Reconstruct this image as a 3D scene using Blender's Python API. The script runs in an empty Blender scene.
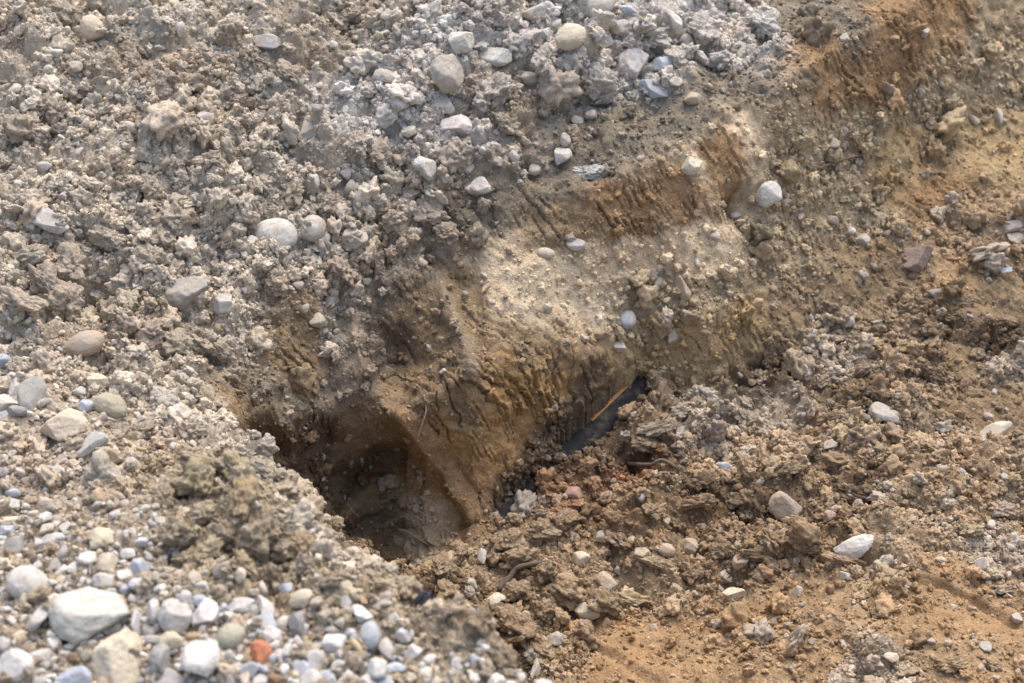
import bpy, math, time
import numpy as np
from mathutils import Matrix, Vector
T0 = time.time()
rng = np.random.default_rng(11)
F32 = np.float32
sc = bpy.context.scene
COL = sc.collection

# ------------------------------------------------------------------ camera
CAM_Z, PITCH, FPX, W, H = 2.8, math.radians(32.0), 1786.0, 1024, 683
fw = np.array([0, math.cos(PITCH), -math.sin(PITCH)])
up = np.array([0, math.sin(PITCH), math.cos(PITCH)])
rt = np.array([1.0, 0, 0])
CAM = np.array([0, 0, CAM_Z])
cam = bpy.data.cameras.new('camera'); cob = bpy.data.objects.new('camera', cam); COL.objects.link(cob)
cob.location = CAM; cob.rotation_euler = (math.pi/2 - PITCH, 0, 0)
cam.sensor_width = 36; cam.lens = FPX/W*36; cam.clip_start = .05; cam.clip_end = 500
cam.dof.use_dof = True; cam.dof.focus_distance = 4.25; cam.dof.aperture_fstop = 3.8
sc.camera = cob

def project(P):
    d = P - CAM
    z = d @ fw
    return 512 + FPX*(d @ rt)/z, 341.5 - FPX*(d @ up)/z, z

# ------------------------------------------------------------------ noise
PERM = rng.permutation(256).astype(np.int32); PERM = np.concatenate([PERM, PERM])
g = rng.normal(size=(256, 3)); GRAD = (g/np.linalg.norm(g, axis=1)[:, None]).astype(F32)
JIT = (rng.random((256, 3))*.7 + .15).astype(F32)

def perlin(p, freq, seed=0):
    q = p.astype(F32)*F32(freq) if np.isscalar(freq) else p.astype(F32)*np.asarray(freq, F32)
    q = q + F32(seed*17.31 + 100)
    i = np.floor(q).astype(np.int32); f = q - i; i &= 255
    u = f*f*f*(f*(f*6 - 15) + 10)
    res = None
    for dx in (0, 1):
        hx = PERM[(i[:, 0] + dx) & 255]
        wx = u[:, 0] if dx else 1 - u[:, 0]
        for dy in (0, 1):
            hy = PERM[(hx + i[:, 1] + dy) & 255]
            wy = wx*(u[:, 1] if dy else 1 - u[:, 1])
            for dz in (0, 1):
                gr = GRAD[PERM[(hy + i[:, 2] + dz) & 255]]
                dot = gr[:, 0]*(f[:, 0] - dx) + gr[:, 1]*(f[:, 1] - dy) + gr[:, 2]*(f[:, 2] - dz)
                t = dot*wy*(u[:, 2] if dz else 1 - u[:, 2])
                res = t if res is None else res + t
    return res*1.5

def worley(p, freq, seed=0):
    """rounded bumps: 1 at a cell's centre, falling to 0 between cells"""
    q = p.astype(F32)*F32(freq) + F32(seed*9.7 + 50)
    b = np.floor(q - .5).astype(np.int32)
    best = np.full(len(q), 9, F32)
    for dx in (0, 1):
        hx = PERM[(b[:, 0] + dx) & 255]
        for dy in (0, 1):
            hy = PERM[(hx + b[:, 1] + dy) & 255]
            for dz in (0, 1):
                h = PERM[(hy + b[:, 2] + dz) & 255]
                c = JIT[h] + b + np.array([dx, dy, dz])
                d = ((q - c)**2).sum(1)
                best = np.minimum(best, d)
    return np.clip(1 - best*1.6, 0, 1)

def sstep(a, b, x):
    t = np.clip((x - a)/(b - a), 0, 1); return t*t*(3 - 2*t)

# ------------------------------------------------------------------ terrain: a dug pit with a steep clay bank
# three lines (x, y, z) walked from the far right round the pit to the near lip: the upper brink, a break of slope, and the foot of the bank
BRINK = np.array([(9, 12.5, 1.6), (2.6, 6.6, 1.05), (1.443, 5.237, 0.9), (1.117, 4.851, 0.86), (0.89, 4.655, 0.82), (0.679, 4.507, 0.78), (0.472, 4.287, 0.72), (0.281, 4.162, 0.68), (0.125, 4.155, 0.64), (-0.031, 4.074, 0.58), (-0.199, 4.006, 0.52), (-0.298, 3.922, 0.48), (-0.405, 3.87, 0.47), (-0.458, 3.747, 0.41), (-0.518, 3.673, 0.37), (-0.615, 3.543, 0.41), (-0.642, 3.341, 0.48), (-0.505, 2.916, 0.66), (-0.33, 2.554, 0.78), (-0.157, 2.338, 0.8), (0.013, 2.158, 0.8), (0.197, 1.987, 0.8), (0.6, 1.5, 0.8), (1.4, 0.7, 0.8), (5, -3, 0.8)])
BENCH = np.array([(9, 11.4, 1.2), (2.6, 6.1, 0.8), (1.618, 5.042, 0.54), (1.233, 4.759, 0.475), (0.959, 4.486, 0.42), (0.704, 4.221, 0.36), (0.497, 4.03, 0.333), (0.355, 4.01, 0.217), (0.201, 3.9, 0.337), (0.045, 3.8, 0.406), (-0.104, 3.71, 0.393), (-0.274, 3.665, 0.28), (-0.405, 3.69, 0.287), (-0.507, 3.63, 0.348), (-0.59, 3.5, 0.381), (-0.608, 3.36, 0.417), (-0.395, 3.016, 0.4), (-0.22, 2.654, 0.4), (-0.047, 2.438, 0.4), (0.123, 2.258, 0.4), (0.307, 2.087, 0.4), (0.75, 1.6, 0.4), (1.6, 0.85, 0.4), (5.5, -3, 0.4)])
FOOT = np.array([(9, 10.8, 1.1), (2.6, 5.75, 0.6), (1.491, 4.552, 0.385), (1.217, 4.444, 0.33), (1.027, 4.304, 0.28), (0.767, 4.091, 0.21), (0.503, 3.989, 0.17), (0.344, 3.991, 0.13), (0.125, 3.755, 0.06), (-0.081, 3.581, 0.0), (-0.185, 3.62, -0.05), (-0.3, 3.584, -0.1), (-0.415, 3.5, 0.016), (-0.502, 3.46, 0.171), (-0.546, 3.32, 0.349), (-0.255, 3.156, 0.05), (-0.08, 2.794, 0.05), (0.093, 2.578, 0.05), (0.263, 2.398, 0.05), (0.447, 2.227, 0.05), (0.95, 1.7, 0.05), (1.9, 1.0, 0.05), (6, -3, 0.05)])

def line_info(P, V):
    """plan distance to the open line V, its height at the nearest point, and whether P lies on the dug side"""
    best = np.full(len(P), 1e9); zz = np.zeros(len(P)); ins = np.zeros(len(P), bool)
    for a, b in zip(V[:-1], V[1:]):
        e = (b - a)[:2]; w = P - a[:2]
        t = np.clip((w @ e)/(e @ e), 0, 1)
        d = ((w - t[:, None]*e)**2).sum(1); m = d < best
        best = np.where(m, d, best); zz = np.where(m, a[2] + t*(b[2] - a[2]), zz)
    C = np.vstack([V[:, :2], [(40, -3), (40, 40), (9, 40)]])
    for a, b in zip(C, np.roll(C, -1, 0)):
        ins ^= ((a[1] > P[:, 1]) != (b[1] > P[:, 1])) & (P[:, 0] < (b[0] - a[0])*(P[:, 1] - a[1])/(b[1] - a[1] + 1e-12) + a[0])
    return np.sqrt(best), zz, ins

STEP = np.array([(-.45, 4.15), (-.06, 4.13), (.06, 4.24), (.16, 4.42), (.36, 4.60), (.62, 4.86), (.9, 5.2), (1.3, 5.7), (4, 9)])

def base_height(x, y):
    p = np.stack([x, y, np.zeros_like(x)], 1)
    wx = perlin(p, 2.6, 1)*.025 + perlin(p, 7, 2)*.022 + perlin(p, 17, 5)*.010
    wy = perlin(p, 2.6, 3)*.025 + perlin(p, 7, 4)*.022 + perlin(p, 17, 6)*.010
    Q = np.stack([x + wx, y + wy], 1)
    left = 1 - sstep(-.4, .8, x)
    U = .70 + (.09 + .16*left)*np.maximum(0, y - 3.35) + .12*(1 - sstep(2.2, 3.0, y))
    # overburden layer resting on the clay: a low step behind the brink
    side = np.zeros(len(x)); best = np.full(len(x), 1e9)
    for a, b in zip(STEP[:-1], STEP[1:]):
        e = b - a; w = Q - a; t = np.clip((w @ e)/(e @ e), 0, 1)
        d = ((w - t[:, None]*e)**2).sum(1); m = d < best
        best = np.where(m, d, best); side = np.where(m, e[0]*w[:, 1] - e[1]*w[:, 0], side)
    sd = np.where(side > 0, 1, -1)*np.sqrt(best)
    U = U + .09*sstep(-.02, .05, sd)*sstep(-.5, -.1, x)
    U = U + .05*perlin(p, 1.6, 7) + .03*perlin(p, 3.7, 8)
    Fl = .03 + .24*np.clip(y - 3.5, -.25, 3) + .14*sstep(.25, 1.0, x)*(1 - sstep(3.2, 4.0, y))
    Fl = Fl + .035*perlin(p, 2.2, 9) + .02*perlin(p, 5, 10)
    dT, zT, inT = line_info(Q, BRINK); dM, zM, inM = line_info(Q, BENCH); dB, zB, inB = line_info(Q, FOOT)
    up_ = dM/(dM + dT + 1e-6); up_ = .75*up_ + .25*sstep(0, 1, up_)
    lo_ = dB/(dB + dM + 1e-6)
    k = np.exp(-dT/.28); out = U*(1 - k) + (zT + (U - .72)*.12)*k
    k = np.exp(-dB/.20); inn = Fl*(1 - k) + zB*k
    return np.where(inB, inn, np.where(inM, zB + (zM - zB)*lo_, np.where(inT, zM + (zT - zM)*up_, out)))

GX0, GX1, GY0, GY1, GS = -3.6, 3.6, -1.8, 9.5, .0125
gx = np.arange(GX0, GX1, GS); gy = np.arange(GY0, GY1, GS)
XX, YY = np.meshgrid(gx, gy)
HG = base_height(XX.ravel(), YY.ravel()).reshape(XX.shape)

def height(x, y):
    fx = np.clip((x - GX0)/GS, 0, len(gx) - 1.001); fy = np.clip((y - GY0)/GS, 0, len(gy) - 1.001)
    ix = fx.astype(int); iy = fy.astype(int); fx = fx - ix; fy = fy - iy
    return (HG[iy, ix]*(1 - fx)*(1 - fy) + HG[iy, ix + 1]*fx*(1 - fy) + HG[iy + 1, ix]*(1 - fx)*fy + HG[iy + 1, ix + 1]*fx*fy)

# fan of columns, vertices spread along each column by arc length (so the steep bank gets its share)
AP = np.array([0, -1.5]); NR = 1330
inner = np.linspace(-.265, .265, 1130)
grow = np.cumsum(np.geomspace(.0006, .08, 62))
ang = np.concatenate([-.265 - grow[::-1], inner, .265 + grow])
ang = ang[np.abs(ang) < 1.35]
NC = len(ang)
r = np.concatenate([np.linspace(.3, 3.3, 300, endpoint=False), np.linspace(3.3, 7.4, 1500, endpoint=False), np.linspace(7.4, 12, 150)])
PX = AP[0] + np.sin(ang)[:, None]*r; PY = AP[1] + np.cos(ang)[:, None]*r
PZ = height(PX.ravel(), PY.ravel()).reshape(PX.shape)
ds = np.sqrt(np.diff(PX, axis=1)**2 + np.diff(PY, axis=1)**2 + np.diff(PZ, axis=1)**2)
rm = (r[1:] + r[:-1])/2
wgt = np.interp(rm, [.3, 3.0, 3.5, 6.6, 7.2, 12], [.05, .15, 1, 1, .12, .03])
dist = np.sqrt(((PX[:, 1:])**2 + PY[:, 1:]**2 + (PZ[:, 1:] - CAM_Z)**2))
cum = np.concatenate([np.zeros((NC, 1)), np.cumsum(ds*wgt/dist, axis=1)], 1)
rows = np.empty((NC, NR)); tt = np.linspace(0, 1, NR)
for c in range(NC):
    rows[c] = np.interp(tt*cum[c, -1], cum[c], r)
far = 12*np.geomspace(1.05, 12, 22)
rows = np.concatenate([rows, np.repeat(far[None], NC, 0)], 1); NR = rows.shape[1]
PX = AP[0] + np.sin(ang)[:, None]*rows; PY = AP[1] + np.cos(ang)[:, None]*rows
PZ = height(PX.ravel(), PY.ravel()).reshape(PX.shape)
P = np.stack([PX, PY, PZ], 2)

def grid_normals(P):
    n = np.cross(np.gradient(P, axis=0), np.gradient(P, axis=1)); n *= np.sign(n[..., 2:3]*0 + 1)
    n /= np.linalg.norm(n, axis=2, keepdims=True) + 1e-12
    return n
N = grid_normals(P)
if N[..., 2].mean() < 0: N = -N
Pf = P.reshape(-1, 3).astype(F32); Nf = N.reshape(-1, 3).astype(F32)

class Picker:
    """nearest ground vertex seen along the line of sight through a photo position"""
    def __init__(s, P):
        x, y, z = project(P.astype(float))
        ok = np.where((z > .5) & (x > -160) & (x < W + 160) & (y > -160) & (y < H + 160))[0]
        ix = (x[ok] + 160).astype(int)//2; iy = (y[ok] + 160).astype(int)//2
        s.map = np.full((600, 800), -1); o = np.argsort(-z[ok])
        s.map[iy[o], ix[o]] = ok[o]
        s.z = z
    def __call__(s, px, py):
        i, j = int(py + 160)//2, int(px + 160)//2
        for k in range(12):
            a = s.map[max(0, i - k):i + k + 1, max(0, j - k):j + k + 1]; a = a[a >= 0]
            if len(a): return a[np.argmin(s.z[a])]
        raise ValueError((px, py))
pick0 = Picker(Pf)

# ------------------------------------------------------------------ soils: (albedo, clods, cracks, crumbs)
SOIL = {
 'rubble':  ((.45, .395, .315), 1.0, 0, 1.0),
 'pale':    ((.52, .48, .425), .95, 0, 1.0),
 'gravel':  ((.33, .275, .205), .45, 0, .5),
 'mound':   ((.35, .29, .205), 1.0, 0, .6),
 'ledge':   ((.23, .195, .145), .30, .35, .2),
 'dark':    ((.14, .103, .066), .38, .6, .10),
 'umber':   ((.26, .19, .115), .28, .45, .09),
 'ufloor':  ((.29, .21, .13), .88, 0, .95),
 'ochre':   ((.38, .28, .155), .22, .35, .2),
 'bank':    ((.38, .305, .20), .34, .2, .5),
 'straw':   ((.60, .485, .335), .18, .1, .16),
 'rust':    ((.30, .195, .105), .12, .7, .10),
 'smear':   ((.30, .195, .105), .05, .0, .0),
 'floor':   ((.36, .27, .175), .8, 0, 1.0),
 'ochfloor':((.34, .235, .135), .22, 0, .35),
 'clay':    ((.34, .215, .10), .06, 1.0, .012),
 'wet':     ((.13, .09, .055), 1.0, 0, .7),
 'red':     ((.24, .125, .07), .7, 0, .6),
 'slick':   ((.33, .215, .115), .10, 0, .12),
 'cavity':  ((.13, .092, .056), .65, .25, .35),  # dark brown earth, with the hole's shade deepened into its colour
 'grit':    ((.37, .31, .235), .6, 0, .8),
 'greyfl':  ((.37, .31, .235), .8, 0, 1.0),
}
MAP = [  # soil seen at each spot (photo x, y), reach in metres
 (40,40,'rubble'),(150,60,'rubble'),(260,40,'rubble'),(350,30,'rubble'),(60,150,'rubble'),(180,150,'rubble'),(290,150,'rubble'),(380,100,'pale'),
 (100,230,'rubble'),(220,250,'rubble'),(330,260,'rubble'),(400,200,'rubble'),(460,130,'pale'),(440,60,'pale'),(520,50,'pale'),(600,50,'pale'),(660,40,'pale'),(730,50,'pale'),
 (720,15,'pale'),(800,15,'ledge'),(510,120,'rubble'),(480,200,'ledge'),(560,190,'ledge'),(610,130,'ledge'),(660,130,'ledge'),(740,85,'ledge'),(700,115,'ledge'),(840,25,'ledge'),(590,165,'ledge'),
 (40,300,'rubble'),(150,320,'rubble'),(230,330,'rubble'),(60,360,'rubble'),(160,400,'rubble'),(120,440,'grit'),(210,430,'rubble'),
 (30,462,'grit'),(100,505,'grit'),(60,478,'grit'),(130,545,'grit'),(40,560,'gravel'),(120,570,'gravel'),(60,640,'gravel'),(200,640,'gravel'),(300,640,'gravel'),(390,660,'gravel'),(450,670,'gravel'),(160,480,'mound'),
 (210,490,'mound'),(240,540,'mound'),(290,560,'mound'),(330,590,'mound'),(190,540,'mound'),(250,500,'mound'),(280,500,'ledge'),(330,555,'rubble'),(400,610,'mound'),(450,640,'mound'),
 (640,215,'rust'),(600,205,'rust'),(680,185,'rust'),(560,215,'umber'),(720,155,'rust'),(745,130,'straw'),(690,165,'straw'),(830,70,'rust'),(900,30,'rust'),(940,15,'rust'),
 (500,280,'straw'),(550,290,'straw'),(600,270,'straw'),(640,260,'straw'),(580,310,'straw'),(650,300,'bank'),(700,240,'straw'),(720,290,'bank'),(760,200,'bank'),(800,150,'bank'),(780,250,'bank'),
 (680,340,'ochre'),(620,330,'bank'),(740,320,'ochre'),(790,300,'umber'),(850,200,'bank'),(860,120,'bank'),(870,90,'rust'),(930,100,'bank'),(980,60,'bank'),(900,160,'ochre'),(920,190,'rust'),(990,150,'ochre'),(860,260,'umber'),
 (460,300,'umber'),(450,330,'umber'),(480,340,'umber'),(520,345,'umber'),(570,355,'umber'),(620,365,'ochre'),
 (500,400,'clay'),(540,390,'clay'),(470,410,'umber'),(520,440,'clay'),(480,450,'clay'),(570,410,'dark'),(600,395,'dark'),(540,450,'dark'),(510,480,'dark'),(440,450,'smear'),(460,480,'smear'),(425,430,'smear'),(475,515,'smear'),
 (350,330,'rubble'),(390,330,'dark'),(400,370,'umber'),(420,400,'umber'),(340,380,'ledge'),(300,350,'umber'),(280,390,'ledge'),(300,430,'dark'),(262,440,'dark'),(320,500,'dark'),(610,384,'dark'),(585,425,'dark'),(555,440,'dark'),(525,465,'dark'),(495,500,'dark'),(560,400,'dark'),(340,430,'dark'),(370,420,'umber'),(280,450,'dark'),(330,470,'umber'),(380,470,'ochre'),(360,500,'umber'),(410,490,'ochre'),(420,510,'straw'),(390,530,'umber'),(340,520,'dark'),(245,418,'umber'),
 (420,570,'umber'),(470,560,'floor'),(460,610,'umber'),(520,540,'floor'),(560,500,'umber'),(620,490,'umber'),(600,560,'umber'),(540,620,'umber'),(500,650,'umber'),(560,660,'floor'),
 (640,430,'umber'),(690,420,'greyfl'),(720,460,'floor'),(680,490,'dark'),(740,520,'dark'),(690,540,'umber'),(660,600,'floor'),(630,580,'umber'),(730,560,'umber'),(620,640,'slick'),(600,665,'slick'),(650,655,'slick'),(660,630,'slick'),(750,515,'wet'),(700,490,'wet'),(860,400,'wet'),(850,490,'wet'),(640,452,'wet'),(605,462,'wet'),(775,380,'wet'),(440,590,'wet'),(475,612,'wet'),(930,330,'wet'),(1000,335,'wet'),(520,660,'wet'),(640,468,'red'),(615,482,'red'),(560,500,'red'),(500,420,'clay'),(510,380,'clay'),(560,380,'clay'),(455,440,'clay'),(930,600,'slick'),(980,612,'slick'),(680,650,'ochfloor'),
 (780,400,'greyfl'),(830,360,'greyfl'),(770,450,'floor'),(850,440,'floor'),(900,400,'floor'),(850,400,'umber'),(900,330,'floor'),(870,300,'umber'),(960,270,'ochfloor'),(960,230,'floor'),(1000,300,'umber'),(950,350,'umber'),(1000,360,'greyfl'),(990,400,'umber'),(970,450,'floor'),
 (840,490,'umber'),(900,500,'floor'),(970,500,'floor'),(1000,540,'greyfl'),(800,540,'umber'),(880,560,'floor'),(760,610,'ochfloor'),(820,600,'ochfloor'),(880,600,'ochfloor'),(930,590,'ochfloor'),(980,590,'ochfloor'),(900,630,'ochfloor'),(960,650,'ochfloor'),(820,660,'ochfloor'),(870,665,'greyfl'),(1000,640,'ochfloor'),(740,660,'ochfloor'),
]
q3 = Pf + np.stack([perlin(Pf, 6, 21), perlin(Pf, 6, 22), perlin(Pf, 6, 23)], 1)*.06 + np.stack([perlin(Pf, 19, 24), perlin(Pf, 19, 25), perlin(Pf, 19, 26)], 1)*.03 + np.stack([perlin(Pf, 48, 27), perlin(Pf, 48, 28), perlin(Pf, 48, 29)], 1)*.022
SP = np.zeros((len(Pf), 7), F32)
acc = np.full(len(Pf), 1e-9, F32)
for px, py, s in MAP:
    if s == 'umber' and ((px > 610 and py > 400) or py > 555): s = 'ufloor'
    if s == 'dark' and px < 400 and py > 400 or (px, py) in ((330, 470), (360, 500), (390, 530), (380, 470)): s = 'cavity'  # spots inside the hole take the earth colour with shade painted in
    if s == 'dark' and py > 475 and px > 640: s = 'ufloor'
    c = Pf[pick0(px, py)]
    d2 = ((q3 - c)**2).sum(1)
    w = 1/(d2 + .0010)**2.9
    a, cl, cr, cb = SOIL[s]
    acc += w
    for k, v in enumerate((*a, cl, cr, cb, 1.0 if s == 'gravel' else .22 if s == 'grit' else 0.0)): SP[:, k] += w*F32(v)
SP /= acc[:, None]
# soft tonal drift in the earth itself
mot = perlin(Pf, 9, 31)*.16 + perlin(Pf, 31, 32)*.14
damp = (sstep(.12, .45, perlin(Pf, 3.3, 33) + .45*perlin(Pf, 10, 34) + .25*perlin(Pf, 27, 35))*sstep(.5, .9, SP[:, 3]))[:, None]*.45
SP[:, :3] = SP[:, :3]*(1 - damp) + SP[:, :3]*np.array([.62, .53, .44], F32)*damp   # damper, browner earth turned up in patches
SP[:, :3] *= (1 + mot)[:, None]
clod, crack, crumb, gravel = SP[:, 3], SP[:, 4], SP[:, 5], SP[:, 6]

SP[:, 5] *= .25 + .75*sstep(-.45, .15, perlin(Pf, 4.2, 92) + .4*perlin(Pf, 13, 93))
# smooth fins left where the digging bucket parted the clay: photo points, reach m, height m, albedo
RIDGES = [([(402,422),(425,455),(450,490),(480,530)], .042, .045, (.30,.20,.11)), ([(436,275),(448,310),(462,345),(470,368)], .030, .018, (.27,.21,.14)), ([(350,318),(354,345),(362,372)], .026, .030, (.34,.28,.205)), ([(372,345),(352,392),(330,404)], .03, .02, (.24,.19,.14)), ([(912,577),(945,589),(980,604),(1012,622)], .016, -.022, (.31,.205,.11)), ([(575,640),(615,655),(650,680)], .016, -.015, (.33,.22,.12))]
RID = np.zeros(len(Pf), F32)
for pts, rad, hgt, colr in RIDGES:
    C3 = np.array([Pf[pick0(*q_)] for q_ in pts]); best = np.full(len(Pf), 9, F32)
    for a, b in zip(C3[:-1], C3[1:]):
        e = b - a; w = Pf - a; t = np.clip((w @ e)/(e @ e), 0, 1)[:, None]; best = np.minimum(best, ((w - t*e)**2).sum(1))
    best = np.sqrt(best)*(1 + .35*perlin(Pf, 16, 91)); m = 1 - sstep(rad*.55, rad*1.1, best)
    SP[:, :3] += ((np.array(colr)*(1 + mot*.6)[:, None]) - SP[:, :3])*m[:, None]
    SP[:, 3] *= 1 - .7*m; SP[:, 4] *= 1 - .6*m; SP[:, 5] *= 1 - .6*m; SP[:, 5] += .05*m
    RID += hgt*np.clip(1 - best/(rad*1.3), 0, 1)
# ------------------------------------------------------------------ relief
near = (np.abs(Pf[:, 0]) < 3) & (Pf[:, 1] < 9) & (Pf[:, 1] > 1)
wp = Pf + np.stack([perlin(Pf, 14, 41), perlin(Pf, 14, 42), perlin(Pf, 14, 43)], 1)*.02
def billow(p, f, s): return np.abs(perlin(p, f, s))
D = clod*(.095*(billow(wp, 5.0, 51) - .25) + .030*(worley(wp, 10, 52) - .4) + .056*(billow(wp, 12, 53) - .25)*(1 + perlin(Pf, 3.1, 69))
          + .014*(worley(wp, 24, 54) - .4)*(perlin(Pf, 7, 60) + .7) + .020*(billow(wp, 27, 55) - .25) + .012*(billow(wp, 55, 56) - .25) + .008*(billow(wp, 110, 57) - .25))
D += .006*perlin(Pf, 30, 58) + (.0015 + .006*clod)*perlin(Pf, 150, 59)
# drying and scrape cracks: short parallel tears running down the clay face
al = (Pf[:, 0]*.70 + Pf[:, 1]*.714); dn = Pf[:, 2] - .45*(Pf[:, 0] - Pf[:, 1])
low = perlin(Pf, 5, 61)
for frq, dep, wid, ln, sd in ((24, .026, .10, 4.5, 0), (46, .024, .15, 8, 1), (90, .010, .24, 13, 2)):
    ph = al*frq*(1 + .0*low) + low*1.4 + perlin(Pf, 9, 62 + sd)*.8 + dn*frq*.22 + perlin(Pf, 45, 70 + sd)*.30
    kk = np.floor(ph); fr = ph - kk
    on_ = sstep(.06, .26, perlin(np.stack([kk*.371, dn*ln, kk*.113], 1), 1.0, 63 + sd) + .12*low)
    if sd == 0: on_ = on_*(1 - sstep(.38, .45, Pf[:, 2]))
    D -= crack*dep*on_*np.where(fr < wid, sstep(0, wid*.35, fr)*(1 - sstep(wid*.5, wid, fr)), 0)
    D += crack*dep*.35*on_*np.where(fr >= wid, 1 - (fr - wid)/(1 - wid), 0)
D += crack*(.010*perlin(Pf, 14, 66) + .0035*perlin(Pf, 60, 68) + .003*perlin(Pf, 120, 69))
gap = np.where(near, 1, 0)
D = D*gap + RID
upb = Nf*.75 + np.array([0, 0, .25], F32); upb /= np.linalg.norm(upb, axis=1)[:, None]
lat = np.stack([perlin(wp, 20, 71), perlin(wp, 20, 72), perlin(wp, 20, 73)*.5], 1)*.005
Pd = Pf + upb*D[:, None] + lat*(clod*gap)[:, None]
# hollows and humps (photo x, y, radius m, depth m)
for px, py, rad, dep in [(95,290,.10,-.09),(128,342,.05,-.06),(738,203,.055,-.08),(300,30,.05,-.03),(110,40,.07,-.03),(655,100,.05,-.05),(530,165,.05,-.05),(398,350,.09,-.07),(380,490,.15,-.17),(340,440,.09,-.06),(275,445,.09,-.09),(320,475,.10,-.08),(395,530,.06,-.05),(590,165,.06,-.03),
                         (560,430,.05,-.02),(860,492,.05,-.03),(745,510,.07,-.05),(620,465,.05,-.03),(335,345,.03,-.03),(700,415,.05,.04),(215,500,.13,.07),(255,545,.10,.05),(60,420,.1,.03),(715,420,.035,-.05),(870,395,.04,.02),(770,545,.06,.03)]:
    c = Pf[pick0(px, py)]; g2 = np.exp(-((Pf - c)**2).sum(1)/rad**2*1.2)
    Pd += upb*(dep*g2)[:, None]
# the pipe lies along the foot of the bank, sunk in the floor and deeper towards the pit
PR = .046
PA, PB = np.array([.330, 4.000, 0]), np.array([.020, 3.675, 0])
e_ = (PB - PA)[:2]; perp = np.array([-e_[1], e_[0]]); perp = perp/np.linalg.norm(perp)*np.sign(-e_[1])
tq = ((Pd[:, :2] - PA[:2]) @ e_)/(e_ @ e_); qq = (Pd[:, :2] - PA[:2]) @ perp
def zmed(t): m = (np.abs(tq - t) < .06) & (np.abs(qq - .02) < .02); return float(np.median(Pd[m, 2]))
z0, z1 = zmed(.12), zmed(.75)
za, zb = z0 - .38*PR, z1 - .85*PR
PA[2] = za - (zb - za)*.12/.63; PB[2] = za + (zb - za)*.88/.63
cz_ = PA[2] + tq*(PB[2] - PA[2])
lim = cz_ + .004 + .06*sstep(.010, .05, qq) + .09*sstep(.55, .80, tq) + .09*sstep(.16, .0, tq) + .022*perlin(Pd, 20, 81) + .012*perlin(Pd, 55, 82)
cutp = (Pd[:, 2] - cz_ < .085) & (tq > .02) & (tq < .85) & (qq > -.018) & (qq < .09)
Pd[:, 2] = np.where(cutp, np.minimum(Pd[:, 2], lim), Pd[:, 2])
crumb = np.where((np.abs(qq) < .04) & (tq > .0) & (tq < .6), 0, np.where((qq > -.02) & (qq < .2) & (tq > .5) & (tq < 1.1), 1.0, crumb))
NN = grid_normals(Pd.reshape(NC, NR, 3).astype(float))
if NN[..., 2].mean() < 0: NN = -NN
Nd = NN.reshape(-1, 3)
pick = Picker(Pd)
print('@@terrain', len(Pd), round(time.time() - T0, 1))

# ------------------------------------------------------------------ mesh helpers
def make_mesh(name, V, Fc, col=None, smooth=True, size=3):
    me = bpy.data.meshes.new(name)
    V = np.ascontiguousarray(V, F32); Fc = np.ascontiguousarray(Fc, np.int32)
    me.vertices.add(len(V)); me.vertices.foreach_set('co', V.ravel())
    me.loops.add(Fc.size); me.loops.foreach_set('vertex_index', Fc.ravel())
    me.polygons.add(len(Fc)); me.polygons.foreach_set('loop_start', np.arange(0, Fc.size, size, dtype=np.int32))
    me.polygons.foreach_set('use_smooth', np.full(len(Fc), smooth))
    me.update(calc_edges=True)
    if col is not None:
        a = me.attributes.new('soil', 'FLOAT_COLOR', 'POINT')
        a.data.foreach_set('color', np.concatenate([col, np.ones((len(col), 1))], 1).astype(F32).ravel())
    return me

def icosphere(sub):
    t = (1 + 5**.5)/2
    V = [(-1, t, 0), (1, t, 0), (-1, -t, 0), (1, -t, 0), (0, -1, t), (0, 1, t), (0, -1, -t), (0, 1, -t), (t, 0, -1), (t, 0, 1), (-t, 0, -1), (-t, 0, 1)]
    V = [np.array(v)/np.linalg.norm(v) for v in V]
    Fc = [(0,11,5),(0,5,1),(0,1,7),(0,7,10),(0,10,11),(1,5,9),(5,11,4),(11,10,2),(10,7,6),(7,1,8),(3,9,4),(3,4,2),(3,2,6),(3,6,8),(3,8,9),(4,9,5),(2,4,11),(6,2,10),(8,6,7),(9,8,1)]
    for _ in range(sub):
        cache = {}; out = []
        def mid(a, b):
            k = (min(a, b), max(a, b))
            if k not in cache:
                m = V[a] + V[b]; V.append(m/np.linalg.norm(m)); cache[k] = len(V) - 1
            return cache[k]
        for a, b, c in Fc:
            ab, bc, ca = mid(a, b), mid(b, c), mid(c, a)
            out += [(a, ab, ca), (b, bc, ab), (c, ca, bc), (ab, bc, ca)]
        Fc = out
    return np.array(V), np.array(Fc)
ICO = {k: icosphere(k) for k in (1, 2, 3, 4)}

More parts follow.
